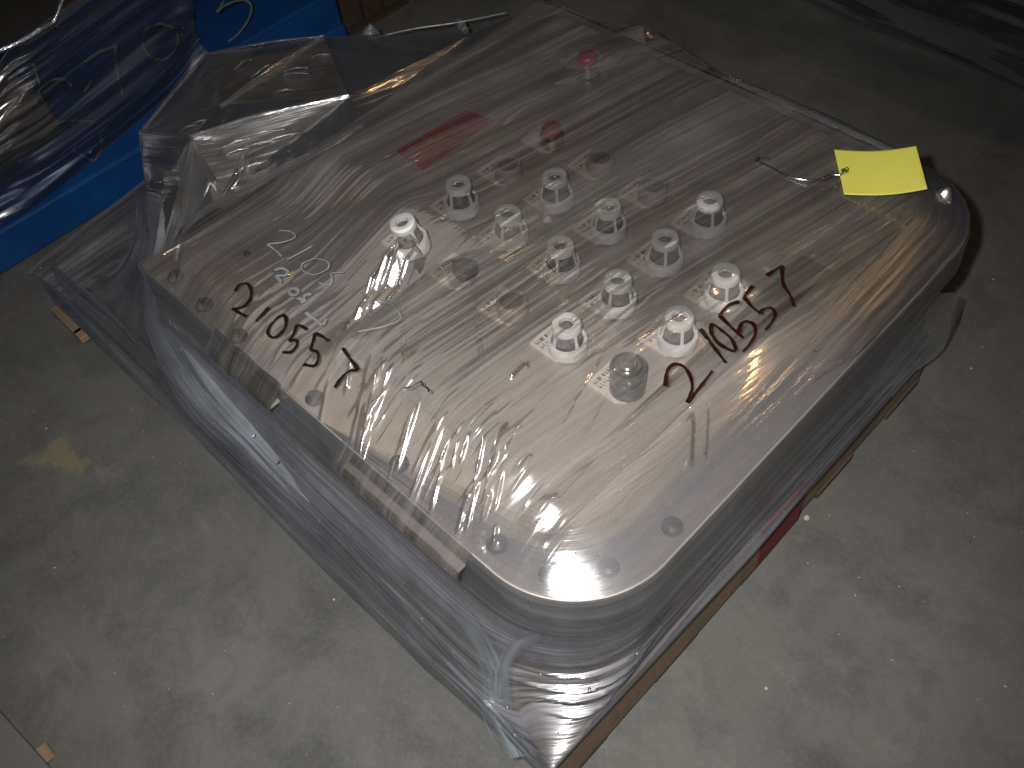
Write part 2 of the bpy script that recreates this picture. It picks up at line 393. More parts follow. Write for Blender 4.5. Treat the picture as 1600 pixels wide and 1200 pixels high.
for (i, j), kd in kinds.items():
    x, y = i, j*SV
    sw = put('switch', 'plate', plate_mesh(), M['plate'], (x, y, 0), con, smooth=False, rot=rnd.uniform(-.03, .03))
    sw['label'] = desc[kd]
    if kd == 'c':
        CAPS.append((x, y))
        ang = rnd.uniform(0, 1.57); tl = (0, 0) if (i, j) != (0, 0) else (-.12, -.1)
        cx_, cy_ = (x, y) if (i, j) != (0, 0) else tuple(on_z(646, 388, .22)[:2])
        tl = (tl[0]+rnd.uniform(-.02, .02), tl[1]+rnd.uniform(-.02, .02)); zz = .031 if (i, j) != (0, 0) else .22
        put('guard', 'base', cb, M['cap'], (cx_, cy_, zz), sw, ang, tilt=tl)
        put('cage', 'cage', cc_, M['cap'], (cx_, cy_, zz), sw, ang, tilt=tl)
        put('lens', 'lens', cl, M['lens'], (cx_, cy_, zz), sw, ang, tilt=tl)
    elif kd == 's':
        put('collar', 'collar', MB().lathe([(.215, 0), (.21, .2), (.19, .235), (.165, .235), (.16, .2)], 32), M['barrel' if False else 'strip'], (x, y, .031), sw)
        put('button', 'sbut', MB().lathe([(.16, .1), (.158, .2), (.001, .205)], 32), M['lens'], (x, y, .031), sw)
    elif kd == 'r':
        put('collar', 'rcollar', MB().lathe([(.2, 0), (.19, .16), (.13, .18), (.12, .2)], 32), M['chrome'], (x, y, .031), sw)
        put('button', 'rbut', MB().lathe([(.125, .16), (.15, .2), (.15, .30), (.13, .33), (.001, .335)], 32), M['red'], (x, y, .031), sw)
    elif kd == 'k':
        put('collar', 'kcollar', MB().lathe([(.2, 0), (.2, .08), (.13, .09)], 32), M['strip'], (x, y, .031), sw)
        put('button', 'kbut', MB().lathe([(.13, .0), (.135, .14), (.18, .16), (.18, .22), (.16, .24), (.001, .24)], 32), M['dark'], (x+.05, y, .05), sw, tilt=(-.1, .15))
        put('button_bar', 'kbar', MB().box(-.17, .17, -.03, .03, .23, .29), M['dark'], (x+.05, y, .05), sw, rot=.8, smooth=False, tilt=(-.1, .15))
    elif kd == 'm':
        put('barrel', 'mb', MB().lathe([(.215, 0), (.225, .015), (.222, .17), (.215, .18), (.222, .19), (.222, .44), (.212, .465), (.192, .467), (.185, .40), (.1, .398)], 40), M['barrel'], (x, y, .031), sw)
        put('tip', 'mt', MB().lathe([(.172, .40), (.170, .45), (.16, .462), (.125, .462), (.118, .44), (.105, .45), (.102, .50), (.085, .515), (.055, .507), (.001, .505)], 32), M['chrome'], (x, y, .031), sw)
    if (i, j) == (0, 0): put('barrel', 'a1b', MB().lathe([(.2, 0), (.2, .10), (.17, .12), (.17, .3)], 32), M['chrome'], (x+.1, y-.05, .031), sw)
    if kd in 'cmsk': engraved(sw, x, y, (i*4+j) % 4)
# far red lamp with its clear dome
px_ = on_z(918, 96, .30)
lampp = put('indicator', 'ind', MB().lathe([(.22, 0), (.22, .06), (.17, .08), (.165, .3)], 32), M['chrome'], (px_[0], px_[1], .002), con)
lampp['label'] = 'indicator with a dark red cap near the far corner'
put('indicator_cap', 'indc', MB().lathe([(.14, .1), (.165, .31), (.165, .40), (.14, .43), (.001, .435)], 32), M['wine'], (px_[0], px_[1], .002), lampp)

# long raised cover lying along the far corner
ba, bb = on_z(858, 110, .2), on_z(1003, 62, .2); bl = math.hypot(*(bb-ba)[:2]); bt = (bb-ba)/bl; bn = np.array([-bt[1], bt[0], 0])
cvb = MB(); rows = []
for k in range(25):
    f = k/24; e = min(1, f*6, (1-f)*14)**.5
    rows.append([tuple(ba+bt*bl*f+bn*.24*math.cos(a)*(.55+.45*e)+np.array([0, 0, .20*math.sin(a)*e-.19])) for a in [math.pi*m/14 for m in range(15)]])
cvb.grid(rows); cvb.f.append(tuple(range(24*15, 25*15)))
cvb.build('cover_bar', M['strip'], con, smooth=True)['label'] = 'long rounded cover near the far corner'
# ------------------------------------------------------------------ film over the top
wrap = empty('stretch_film', (0, 0, 0)); tag(wrap, 'clear plastic stretch film wrapped over the console and down to the pallet', 'plastic film')
def segd(px, py, a, b):
    ax, ay = a; bx, by = b; L2 = (bx-ax)**2+(by-ay)**2
    t = np.clip(((px-ax)*(bx-ax)+(py-ay)*(by-ay))/L2, 0, 1)
    return np.hypot(px-ax-t*(bx-ax), py-ay-t*(by-ay)), t
def rrd(u, v, u0, u1, v0, v1, r):
    """distance inside a rounded rectangle"""
    cx, cy = (u0+u1)/2, (v0+v1)/2; hx, hy = (u1-u0)/2, (v1-v0)/2
    qx = np.abs(u-cx)-hx+r; qy = np.abs(v-cy)-hy+r
    return -(np.hypot(np.maximum(qx, 0), np.maximum(qy, 0))+np.minimum(np.maximum(qx, qy), 0)-r)
def fbm1(x, seed, octs=((1, 1), (2.3, .5), (5.1, .25))):
    x = np.asarray(x, float); o = np.zeros_like(x)
    rs = np.random.RandomState(seed)
    for fq, am in octs:
        tab = rs.uniform(-1, 1, 4096); xx = x*fq+1000; i = np.floor(xx).astype(int); f = xx-i; f = f*f*(3-2*f)
        o += am*(tab[i % 4096]*(1-f)+tab[(i+1) % 4096]*f)
    return o
def fbm2(x, y, seed, octs=((1, 1), (2.1, .5))):
    x = np.asarray(x, float); y = np.asarray(y, float); o = np.zeros(np.broadcast(x, y).shape)
    rs = np.random.RandomState(seed)
    for fq, am in octs:
        tab = rs.uniform(-1, 1, (256, 256)); xx = x*fq+500; yy = y*fq+500
        i = np.floor(xx).astype(int); j = np.floor(yy).astype(int); f = xx-i; h = yy-j; f = f*f*(3-2*f); h = h*h*(3-2*h)
        t = lambda a, b: tab[a % 256, b % 256]
        o += am*((t(i, j)*(1-f)+t(i+1, j)*f)*(1-h)+(t(i, j+1)*(1-f)+t(i+1, j+1)*f)*h)
    return o
# pull direction of the film: fans out towards the front edge
def streak_coord(u, v):
    k = np.clip((2.5-v)/5.4, 0, 1.3)
    return u - .16*(v) + .25*k*k*(u-4.2)*.35
WR = []   # explicit pulled ridges (start, end, width, height), in console units
def pxw(x, y, z=.2): q = on_z(x, y, z); return (q[0], q[1])
for (x0, y0, x1, y1, w_, h_) in [
    (606, 590, 556, 720, .022, .024), (612, 588, 566, 705, .022, .024), (594, 584, 546, 725, .02, .02), (648, 655, 598, 750, .02, .022), (712, 700, 650, 790, .02, .022), (780, 720, 752, 800, .02, .022), (755, 740, 728, 800, .02, .022), (790, 760, 772, 810, .02, .022), (684, 690, 640, 770, .02, .02),
    
    (590, 580, 540, 735, .045, .045), (606, 585, 548, 735, .05, .05), (598, 585, 552, 725, .03, .035), (625, 592, 570, 690, .045, .045), (588, 578, 532, 720, .03, .03),
    (668, 640, 610, 745, .035, .035), (662, 650, 602, 742, .03, .03), (690, 675, 640, 745, .03, .025), (700, 675, 625, 790, .035, .035), (705, 680, 632, 795, .03, .03),
    (722, 705, 706, 750, .03, .035), (740, 700, 718, 745, .035, .04), (765, 705, 745, 760, .035, .035), (735, 770, 710, 835, .04, .04), (752, 760, 722, 840, .03, .03), (795, 690, 760, 780, .045, .045),
    (770, 780, 750, 820, .035, .04), (775, 820, 770, 850, .03, .035), (698, 720, 668, 800, .03, .03), (815, 690, 790, 740, .03, .03), (860, 730, 940, 590, .03, .018), (900, 720, 960, 610, .03, .02),
    (825, 605, 800, 632, .04, .05), (552, 600, 546, 622, .03, .03), (560, 580, 540, 625, .03, .035), (520, 590, 480, 690, .03, .02),
    (1075, 655, 1073, 745, .04, .04), (1100, 640, 1096, 740, .03, .02), (860, 345, 852, 380, .05, .06), (955, 145, 985, 100, .04, .04), (630, 430, 640, 640, .02, .012), (735, 440, 760, 640, .02, .012),
    (1010, 290, 1060, 210, .03, .015), (780, 225, 830, 185, .03, .02)]:
    WR.append((pxw(x0, y0), pxw(x1, y1), w_, h_))
for k in range(260):         # many faint ones all over, all along the pull
    u = rnd.uniform(-2.7, 5.7); v = rnd.uniform(-2.6, 5.2); L = rnd.uniform(.4, 2.2)
    du = (.16 - .10*max(0, (2.5-v)/5.4))*L + rnd.uniform(-.08, .08)*L
    WR.append(((u, v), (u+du, v+L), rnd.uniform(.014, .035), rnd.uniform(.003, .009)))
for k in range(70):          # front slope, tighter
    u = rnd.uniform(-1.0, 5.2); v = rnd.uniform(-2.8, -1.9); L = rnd.uniform(.25, .9)
    WR.append(((u, v), (u-.05*L, v+L), rnd.uniform(.018, .035), rnd.uniform(.008, .022)))
FARL = on_z(918, 96, .30)
BUB = on_z(1478, 302, .26)
FOLDS = []    # pulled-up pleats hanging from the first cap down to the strip: (start, end, flank width)
for (x0, y0, z0, x1, y1, z1, hw) in ((640, 366, .80, 548, 548, .22, .10), (622, 372, .76, 520, 560, .20, .06), (650, 384, .74, 578, 528, .30, .05), (604, 396, .60, 500, 590, .18, .04)):
    a_, b_ = on_z(x0, y0, z0), on_z(x1, y1, z1); FOLDS.append((a_, b_, hw))
def fold_z(u, v, z):
    for a_, b_, hw in FOLDS:
        L = math.hypot(b_[0]-a_[0], b_[1]-a_[1]); tx, ty = (b_[0]-a_[0])/L, (b_[1]-a_[1])/L
        m_ = (a_+b_)/2; Vx, Vy, Vz = CAM-m_; sa = (tx*Vx+ty*Vy)/Vz; cs = abs((-ty*Vx+tx*Vy)/Vz)     # slopes at which the pleat mirrors a lamp beside the lens
        t = ((u-a_[0])*tx+(v-a_[1])*ty)/L; pp = (u-a_[0])*(-ty)+(v-a_[1])*tx
        drop = a_[2]-b_[2]; fr = min(.95, drop/(sa*L)); flat = (1-fr)/3
        tt_ = np.clip(t, 0, 1); prog = np.clip((tt_-flat)/(fr/2), 0, 1)*.5+np.clip((tt_-2*flat-fr/2)/(fr/2), 0, 1)*.5
        zl = a_[2]-drop*prog
        zz = zl-cs*np.abs(pp)*np.where(np.abs(pp) > hw, 3, 1)-np.where((t < 0) | (t > 1), 9., 0)*np.minimum(np.abs(t-.5)-.5, 1)
        z = np.maximum(z, zz)
    return z
def top_z(u, v, fine=True):
    u = np.asarray(u, float); v = np.asarray(v, float)
    d = np.maximum(rrd(u, v, PU0, PU1, PV0, PV1, 1.3), 0)
    dv = np.maximum(v-PV0, 0)
    sm = lambda a, b, k: -k*np.logaddexp(-a/k, -b/k)          # smooth minimum
    z = .40*np.tanh(1.15*d)+.06
    pl = np.clip((u-.55)/.75, 0, 1); pl = pl*pl*(3-2*pl); bk = np.clip((v+.9)/1.2, 0, 1); pl = .24+.38*np.maximum(pl, bk*bk*(3-2*bk))
    ramp = sm(sm(.62*(v-PV0), pl, .03), .62*np.maximum(u-PU0, 0)+0*v, .05)+.05
    lf = np.clip((4.5-u)/.6, 0, 1); lf = lf*lf*(3-2*lf)
    z = z*(1-lf) + np.minimum(ramp, .06+.9*d)*lf
    z = z - .25*np.clip((v-.2)/5, 0, 1)*lf
    for (x, y, z0, gx, gy, r) in ((5.28, -2.46, .14, -.345, .325, .33), (4.62, -2.12, .36, -.42, .355, .22), (BUB[0], BUB[1], .26, -(CAM[0]-BUB[0])/9.3, -(CAM[1]-BUB[1])/9.3, .11)):
        w_ = np.exp(-(((u-x)**2+(v-y)**2)/r**2)**2); z = z*(1-w_) + (z0+gx*(u-x)+gy*(v-y))*w_
    z = np.maximum(z, .045) if np.ndim(z) else z
    z = np.maximum(z, .56-.40*np.maximum(np.sqrt(((u-FARL[0])*.8-(v-FARL[1])*.25)**2+((v-FARL[1])*.6)**2)-.1, 0))
    dbar, _t = segd(u, v, ba[:2], bb[:2]); z = np.maximum(z, .40-.5*np.maximum(dbar-.12, 0))
    for (x, y) in CAPS:
        r2 = (u-x)**2+(v-y)**2; zc, sl = (.585, .5) if (x, y) != (0, 0) else (.82, .40)
        zz = zc-sl*(np.sqrt(r2+.02)-.16); z = .04*np.logaddexp(z/.04, zz/.04)
    z = fold_z(u, v, z)
    z = z + .05*fbm2(u*.7+.2*v, v*.35, 11)*np.clip(d/1.0, 0, 1)
    if fine:
        q = streak_coord(u, v)
        z = z + np.clip(d/.5, 0, 1)*(.0045*fbm2(q*6.5, v*.15, 5, ((1, 1), (2.3, .4))) + .0018*fbm2(q*23, v*.2, 6, ((1, 1), (2.1, .5))))
        for a, b, w_, h_ in WR:
            lo = (min(a[0], b[0])-.3, min(a[1], b[1])-.3); hi = (max(a[0], b[0])+.3, max(a[1], b[1])+.3)
            msk = (u > lo[0]) & (u < hi[0]) & (v > lo[1]) & (v < hi[1])
            if not msk.any(): continue
            dd, t = segd(u[msk], v[msk], a, b)
            ll = math.hypot(b[0]-a[0], b[1]-a[1]); ph = (a[0]*7+a[1]*3)
            z[msk] += h_*np.exp(-(dd/w_)**2)*np.clip(np.sin(math.pi*np.clip(t, .02, .98))*1.6, 0, 1)*(1+.06*fbm1(t*ll*6+ph, 77, ((1, 1),)))
        # soft crumples near the front corner
        r = np.exp(-(((u-4.2)/.5)**2+((v+2.75)/.18)**2)); z = z + .02*r*fbm2(u*9, v*9, 21)
    return np.maximum(z, .045)
nu, nv = 860, 560
uu = np.linspace(PU0, PU1, nu); vv = np.linspace(PV0, PV1, nv)
UU, VV = np.meshgrid(uu, vv, indexing='ij')
# snap vertices beyond the rounded corners to the rounding
for (cx, cy, sx, sy, r) in ((PU1-1.35, PV0+1.35, 1, -1, 1.35), (PU1-1.25, PV1-1.25, 1, 1, 1.25), (PU0+.3, PV1-.3, -1, 1, .3)):
    dx = (UU-cx)*sx; dy = (VV-cy)*sy; k = (dx > 0) & (dy > 0); rr = np.hypot(dx, dy)
    k &= rr > r
    UU[k] = cx+sx*dx[k]/rr[k]*r; VV[k] = cy+sy*dy[k]/rr[k]*r
ZZ = top_z(UU.copy(), VV.copy())
P = np.stack([UU, VV, ZZ], -1)
tb = MB(); tb.v = P.reshape(-1, 3)
ii = (np.arange(nu-1)[:, None]*nv+np.arange(nv-1)[None]).ravel()
tb.f = np.stack([ii, ii+nv, ii+nv+1, ii+1], -1).tolist()
sc = streak_coord(UU, VV)
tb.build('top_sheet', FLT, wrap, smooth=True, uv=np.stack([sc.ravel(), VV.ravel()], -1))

def on_film(x, y):
    z = .3
    for _ in range(8):
        p = on_z(x, y, z); z = float(top_z(np.array([p[0]]), np.array([p[1]]), False)[0])+.035
    return on_z(x, y, z)

def ribbon(mb, pts, w0, w1, lift=None):
    """a pen stroke: a flat ribbon of points already lying on its surface"""
    pts = [np.array(p, float) for p in pts]
    # resample with Catmull-Rom
    q = []
    P_ = [2*pts[0]-pts[1]]+pts+[2*pts[-1]-pts[-2]]
    for i in range(1, len(P_)-2):
        n = max(3, int(np.linalg.norm(P_[i+1]-P_[i])/.035))
        for k in range(n):
            t = k/n; a, b, c_, d = P_[i-1], P_[i], P_[i+1], P_[i+2]
            q.append(.5*((2*b)+(-a+c_)*t+(2*a-5*b+4*c_-d)*t*t+(-a+3*b-3*c_+d)*t**3))
    q.append(pts[-1]); n = len(q); L = []; R = []
    for i in range(n):
        tg = q[min(i+1, n-1)]-q[max(i-1, 0)]
        nn = np.array(lift if lift is not None else (0, 0, 1.)); side = np.cross(tg, nn); side /= (np.linalg.norm(side)+1e-9)
        t = i/(n-1); wd = (w0*(1-t)+w1*t)*(1+.18*math.sin(i*.9)+.1*math.sin(i*2.3))*.5
        L.append(q[i]+side*wd); R.append(q[i]-side*wd)
    up = np.array(lift if lift is not None else (0, 0, 1.))*.006
    mb.grid([L, [ (a+b)/2+up for a, b in zip(L, R)], R])

def writing(name, strokes, mat, fn, w0, w1, parent, label=None, lift=None):
    mb = MB()
    for st in strokes: ribbon(mb, [fn(*p) for p in st], w0, w1, lift)
    o = mb.build(name, mat, parent)
    if label: o['label'] = label
    return o
def cv(x0, y0, s, st): return [[(x0+s*a, y0+s*b) for a, b in k] for k in st]
blk = cv(240, 320, .26667, [
    [(478, 508), (500, 470), (545, 460), (573, 500), (562, 560), (520, 598), (458, 612)], [(462, 606), (505, 635), (548, 655)],
    [(675, 600), (640, 640), (598, 682)],
    [(772, 645), (735, 655), (695, 695), (668, 745), (690, 775), (730, 768), (770, 720), (776, 665), (755, 640)],
    [(900, 732), (870, 712), (838, 704)], [(838, 704), (822, 755), (792, 798)], [(792, 798), (835, 792), (838, 825), (805, 862), (755, 862)],
    [(1030, 800), (990, 772), (945, 752)], [(945, 752), (935, 800), (918, 848)], [(918, 848), (958, 862), (966, 905), (940, 942), (878, 935)],
    [(1108, 838), (1150, 900), (1202, 968)], [(1202, 968), (1150, 972), (1100, 1015), (1060, 1072)]])
writing('handwritten_number', blk, M['ink'], on_film, .042, .05, wrap, 'black marker number 210557 written on the film at the left')
writing('scribble', cv(500, 560, .25, [[(525, 185), (565, 180), (600, 158), (632, 145), (645, 172), (672, 185), (682, 212)]]), M['ink'], on_film, .018, .018, wrap)
rd = cv(1040, 380, .35, [
    [(0, 640), (8, 570), (40, 540), (82, 552), (112, 600), (118, 655), (95, 712)], [(95, 712), (145, 655), (210, 570)],
    [(155, 382), (212, 460), (270, 535)],
    [(207, 358), (205, 400), (240, 450), (310, 482), (295, 430), (245, 385), (208, 358)],
    [(330, 260), (280, 278), (240, 322)], [(240, 322), (290, 372), (348, 425)], [(322, 405), (345, 352), (388, 358), (402, 400), (378, 450), (345, 485)],
    [(390, 190), (350, 240)], [(350, 240), (382, 280), (425, 315)], [(425, 318), (430, 300), (470, 288), (490, 320), (470, 360), (445, 390)],
    [(450, 145), (520, 100)], [(520, 100), (525, 180), (558, 235), (575, 285)]])
writing('handwritten_number', rd, M['inkr'], on_film, .055, .035, wrap, 'dark red marker number 210557 written on the film at the right')
wt = cv(240, 320, .26667, [
    [(735, 150), (800, 155), (830, 185), (770, 215), (665, 230)], [(665, 230), (710, 262), (752, 302)], [(930, 240), (850, 285), (780, 320)],
    [(945, 312), (1015, 330), (1022, 370), (945, 408), (875, 385), (870, 345), (945, 312)], [(1110, 395), (1040, 400), (1045, 430), (1030, 470), (968, 455)],
    [(1200, 490), (1150, 480)], [(1280, 585), (1370, 572), (1430, 620), (1440, 670), (1350, 710), (1200, 742)]])
writing('handwritten_number', wt[:5], M['inkw'], on_film, .024, .024, wrap, 'thin white digits 2105 behind the black number')
writing('handwritten_digit', wt[6:], M['inkw'], on_film, .022, .022, wrap, 'thin white 7 right of the white 2105')
ws = cv(240, 320, .26667, [
    [(710, 382), (750, 370), (786, 388), (770, 412), (718, 412)], [(718, 412), (750, 455)],
    [(820, 485), (848, 502), (838, 525), (805, 525), (792, 505), (820, 485)], [(925, 522), (885, 528), (878, 560), (862, 572)], [(845, 545), (895, 562)],
    [(890, 630), (940, 665), (990, 705)], [(990, 705), (1010, 670)]])
writing('handwritten_count', ws, M['inkw'], on_film, .045, .04, wrap, 'small thick white note 2 of 2')

# clear tape strips lying along the console under the film
def strip_sheet(name, corners, mat, n=40, amp=.01, z=None, seed=1, parent=wrap, sag=0):
    """a bilinear sheet between four corners a-b (start edge), c-d (end edge), finely rippled along its length"""
    a, b, c_, d = [np.array(k, float) for k in corners]
    P = []; uv = []
    m = 24
    L = np.linalg.norm(c_-a)
    for i in range(n+1):
        t = i/n; r = []
        for j in range(m+1):
            s_ = j/m; q = (a*(1-s_)+b*s_)*(1-t)+(c_*(1-s_)+d*s_)*t
            q = q + np.array([0, 0, amp*float(fbm1([s_*7], seed)[0]) + sag*math.sin(math.pi*t)])
            r.append(q); uv.append((s_*np.linalg.norm(b-a), t*L))
        P.append(r)
    return MB().grid(P).build(name, mat, parent, smooth=True, uv=uv)
strip_sheet('tape_strip', [(4.3, -2.33, .16), (4.77, -2.33, .16), (4.36, 3.2, .12), (4.8, 3.2, .12)], TAPE, parent=wrap)
strip_sheet('tape_strip', [on_z(840, 95, .35), on_z(862, 130, .30), on_z(1005, 42, .45), on_z(1010, 80, .35)], TAPE2, parent=wrap)

# ------------------------------------------------------------------ side skirt of film, round the console down to the pallet
def ring(u0, u1, v0, v1, R1, R2, z, npt=(150, 46, 150, 30, 60)):
    pts = []
    for k in range(npt[0]): pts.append((u0+(u1-R1-u0)*k/npt[0], v0))
    for k in range(npt[1]):
        a = math.radians(-90+90*k/npt[1]); pts.append((u1-R1+R1*math.cos(a), v0+R1+R1*math.sin(a)))
    for k in range(npt[2]): pts.append((u1, v0+R1+(v1-R2-v0-R1)*k/npt[2]))
    for k in range(npt[3]):
        a = math.radians(90*k/npt[3]); pts.append((u1-R2+R2*math.cos(a), v1-R2+R2*math.sin(a)))
    for k in range(npt[4]+1): pts.append((u1-R2-(u1-R2-u0)*k/npt[4], v1))
    return [(x, y, z) for x, y in pts]
UL = PU0
# film band round the rim, tinted dark and fading out inward
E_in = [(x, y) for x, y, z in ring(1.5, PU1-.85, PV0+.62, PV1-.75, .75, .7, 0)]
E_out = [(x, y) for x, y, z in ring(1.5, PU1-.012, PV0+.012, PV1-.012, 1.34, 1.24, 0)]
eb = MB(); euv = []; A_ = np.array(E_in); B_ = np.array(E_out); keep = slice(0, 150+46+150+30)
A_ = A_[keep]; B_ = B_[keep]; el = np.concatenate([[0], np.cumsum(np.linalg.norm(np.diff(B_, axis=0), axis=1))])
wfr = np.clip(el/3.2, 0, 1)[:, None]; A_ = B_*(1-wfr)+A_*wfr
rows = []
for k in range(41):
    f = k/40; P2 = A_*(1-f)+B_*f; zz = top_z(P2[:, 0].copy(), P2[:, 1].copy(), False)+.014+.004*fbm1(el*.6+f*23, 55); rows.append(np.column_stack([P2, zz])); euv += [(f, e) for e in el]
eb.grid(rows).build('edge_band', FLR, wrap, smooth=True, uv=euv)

rings = [ring(UL, PU1+.005, PV0-.005, PV1+.005, 1.35, 1.25, .062),
         ring(UL, PU1+.03, PV0-.03, PV1+.03, 1.36, 1.26, -.05),
         ring(UL, PU1+.04, PV0-.04, PV1+.04, 1.36, 1.26, -.50),
         ring(UL, PU1+.01, PV0-.03, PV1-.05, 1.38, 1.26, -.62),
         ring(UL, PU1-.10, PV0-.20, PV1-.2, 1.35, 1.25, -1.25),
         ring(UL, PU1-.06, PV0-.40, PV1-.2, 1.10, 1.0, -1.85),
         ring(UL, PU1-.02, PV0-.60, PV1-.2, .55, .6, -2.28),
         ring(UL, PU1+.02, PV0-.74, PV1-.15, .16, .3, -2.52),
         ring(UL, PU1-.04, PV0-.76, PV1-.2, .12, .3, -2.64)]
R_ = np.array(rings)            # rings x pts x 3
corner = [rings[0], rings[1], rings[2], ring(UL, PU1+.0, PV0-.03, PV1-.05, 1.38, 1.26, -.62), ring(UL, PU1-.06, PV0-.08, PV1-.2, 1.36, 1.25, -1.3),
          ring(UL, PU1-.04, PV0-.14, PV1-.2, 1.28, 1.0, -1.8), ring(UL, PU1+.0, PV0-.30, PV1-.2, 1.0, .6, -2.10), ring(UL, PU1+.02, PV0-.72, PV1-.15, .10, .3, -2.39), rings[8]]
_sg = np.concatenate([[0], np.cumsum(np.linalg.norm(np.diff(R_[4], axis=0), axis=1))])
_cw = np.exp(-((_sg-8.7)/1.35)**4)[None, :, None]
R_ = R_*(1-_cw)+np.array(corner)*_cw
# smooth interpolation between rings
ts = np.linspace(0, 1, 9); tt = np.concatenate([np.linspace(0, ts[3], 16), np.linspace(ts[3], 1, 190)[1:]])
Q = np.zeros((len(tt), R_.shape[1], 3))
for k in range(3):
    for i, t in enumerate(tt):
        x = t*8; a = min(int(x), 7); f = x-a; Q[i, :, k] = R_[a, :, k]*(1-f)+R_[a+1, :, k]*f
seg = np.linalg.norm(np.diff(R_[4], axis=0), axis=1); per = np.concatenate([[0], np.cumsum(seg)])
hgt = np.linspace(0, 1, len(tt))[:, None]*3.3*np.ones((1, len(per)))
PER = np.ones((len(tt), 1))*per[None]
# outward direction
tg = np.gradient(Q[:, :, :2], axis=1); nrm = np.stack([tg[..., 1], -tg[..., 0]], -1); nrm /= np.linalg.norm(nrm, axis=-1, keepdims=True)+1e-9
loose = np.clip((tt*8-3.0)/1.5, 0, 1)[:, None]*np.clip((8-tt*8)/1.0, 0, 1)[:, None]
disp = loose*(.05*fbm2(hgt*1.6+.05*PER, PER*.35, 31)+.018*fbm2(hgt*7-.35*PER*.2, PER*.35, 32)+.006*fbm2(hgt*22, PER*.5, 33))
disp += .004*fbm2(hgt*26, PER*.4, 34)
# horizontal bands at the near corner where the film is pulled tight round the housing
crn = np.exp(-((PER-9.4)/1.5)**2)
disp += crn*np.clip((tt*8-4)/1, 0, 1)[:, None]*np.clip((8-tt*8)/.8, 0, 1)[:, None]*.015*np.sin(hgt*13+1.2*np.sin(PER*1.3))
for (h0, w_, a_, p0, pw) in ((1.50, .022, .060, 8.6, 1.1), (1.72, .028, .085, 8.7, 1.0), (1.80, .018, .05, 8.9, .8), (2.00, .030, .09, 8.6, .9), (2.08, .018, .05, 8.4, .7), (2.22, .022, .06, 8.8, .6), (1.30, .02, .035, 9.2, .7)):
    hh = h0+.10*((PER-8.7)/1.2)**2*-1+.012*fbm1(PER*1.1, int(h0*100)); disp += a_*np.exp(-((hgt-hh)/w_)**2)*np.exp(-((PER-p0)/pw)**2)
Q[..., 0] += nrm[..., 0]*disp; Q[..., 1] += nrm[..., 1]*disp
sk = MB(); n0, n1 = Q.shape[:2]; sk.v = Q.reshape(-1, 3)
ii = (np.arange(n0-1)[:, None]*n1+np.arange(n1-1)[None]).ravel(); sk.f = np.stack([ii, ii+n1, ii+n1+1, ii+1], -1).tolist()
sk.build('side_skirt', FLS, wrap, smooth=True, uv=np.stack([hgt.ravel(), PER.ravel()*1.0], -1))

# clear flap lying over the edge ledges
for (x0, x1) in ((-.9, .62), (1.9, 4.2)):
    rows = []; fu = []
    for k in range(61):
        x = x0+(x1-x0)*k/60
        rows.append([(x+.0*f, -2.88-.30*f, .10-.24*f-.02*math.sin(9*x+5*f)-(.30*max(0, f-.8))) for f in [m/16 for m in range(17)]]); fu += [(x, f*.35) for f in [m/16 for m in range(17)]]
    MB().grid(rows).build('edge_flap', FLT, wrap, smooth=True, uv=fu)
# second, outer layer: skirt along the front from the far left pallet corner, lower part only
def loft(curves, n_along, n_across, mat, name, amp=.03, seed=3, fine=.01, parent=wrap, frq=6., uvs=1., normal=(0, -1, 0), norm=False):
    """sheet through several 3-D polylines (each runs along the pull of the film)"""
    def rs(cu, n):
        cu = [np.array(p, float) for p in cu]; P_ = [2*cu[0]-cu[1]]+cu+[2*cu[-1]-cu[-2]]; out = []
        m = len(cu)-1
        for i in range(n+1):
            x = i/n*m; a = min(int(x), m-1); t = x-a; p0, p1, p2, p3 = P_[a], P_[a+1], P_[a+2], P_[a+3]
            out.append(.5*((2*p1)+(-p0+p2)*t+(2*p0-5*p1+4*p2-p3)*t*t+(-p0+3*p1-3*p2+p3)*t**3))
        return np.array(out)
    C_ = np.array([rs(cu, n_along) for cu in curves]); k = len(curves)-1; out = []
    for j in range(n_across+1):
        x = j/n_across*k; a = min(int(x), k-1); f = x-a; f = f if k < 2 else f
        out.append(C_[a]*(1-f)+C_[a+1]*f)
    A = np.array(out)                     # across x along x 3
    s_ = np.linspace(0, 1, n_across+1)[:, None]*np.ones((1, n_along+1))
    L = np.linalg.norm(np.diff(C_[k//2], axis=0), axis=1).sum(); W = np.mean(np.linalg.norm(C_[0]-C_[-1], axis=1)); tl = np.ones((n_across+1, 1))*np.linspace(0, L, n_along+1)[None]
    h = amp*fbm2(s_*frq, tl*.5, seed)+fine*fbm2(s_*frq*4, tl*.7, seed+1)
    A = A+h[..., None]*np.array(normal)
    mb = MB(); mb.v = A.reshape(-1, 3); m = n_along+1
    jj = (np.arange(n_across)[:, None]*m+np.arange(n_along)[None]).ravel(); mb.f = np.stack([jj, jj+m, jj+m+1, jj+1], -1).tolist()
    return mb.build(name, mat, parent, smooth=True, uv=np.stack([(s_*(1.0 if norm else W*uvs)).ravel(), tl.ravel()], -1))
oz = lambda x, y, z: tuple(on_z(x, y, z))
# lower band hugging the pallet edge, along the whole front
loft([[(-7.2, -3.35, -2.3), (-5, -3.36, -1.75), (-1, -3.42, -1.7), (3, -3.45, -1.9), (5.2, -3.55, -2.2)],
      [(-7.47, -3.60, -2.5), (-5, -3.64, -2.5), (-1, -3.68, -2.5), (3, -3.68, -2.5), (5.6, -3.68, -2.5)],
      [(-7.5, -3.64, -3.3), (-5, -3.60, -3.45), (-1, -3.66, -3.4), (3, -3.62, -3.5), (5.7, -3.60, -3.4)]], 160, 60, FLS, 'lower_band', .05, 51, .012, frq=5)
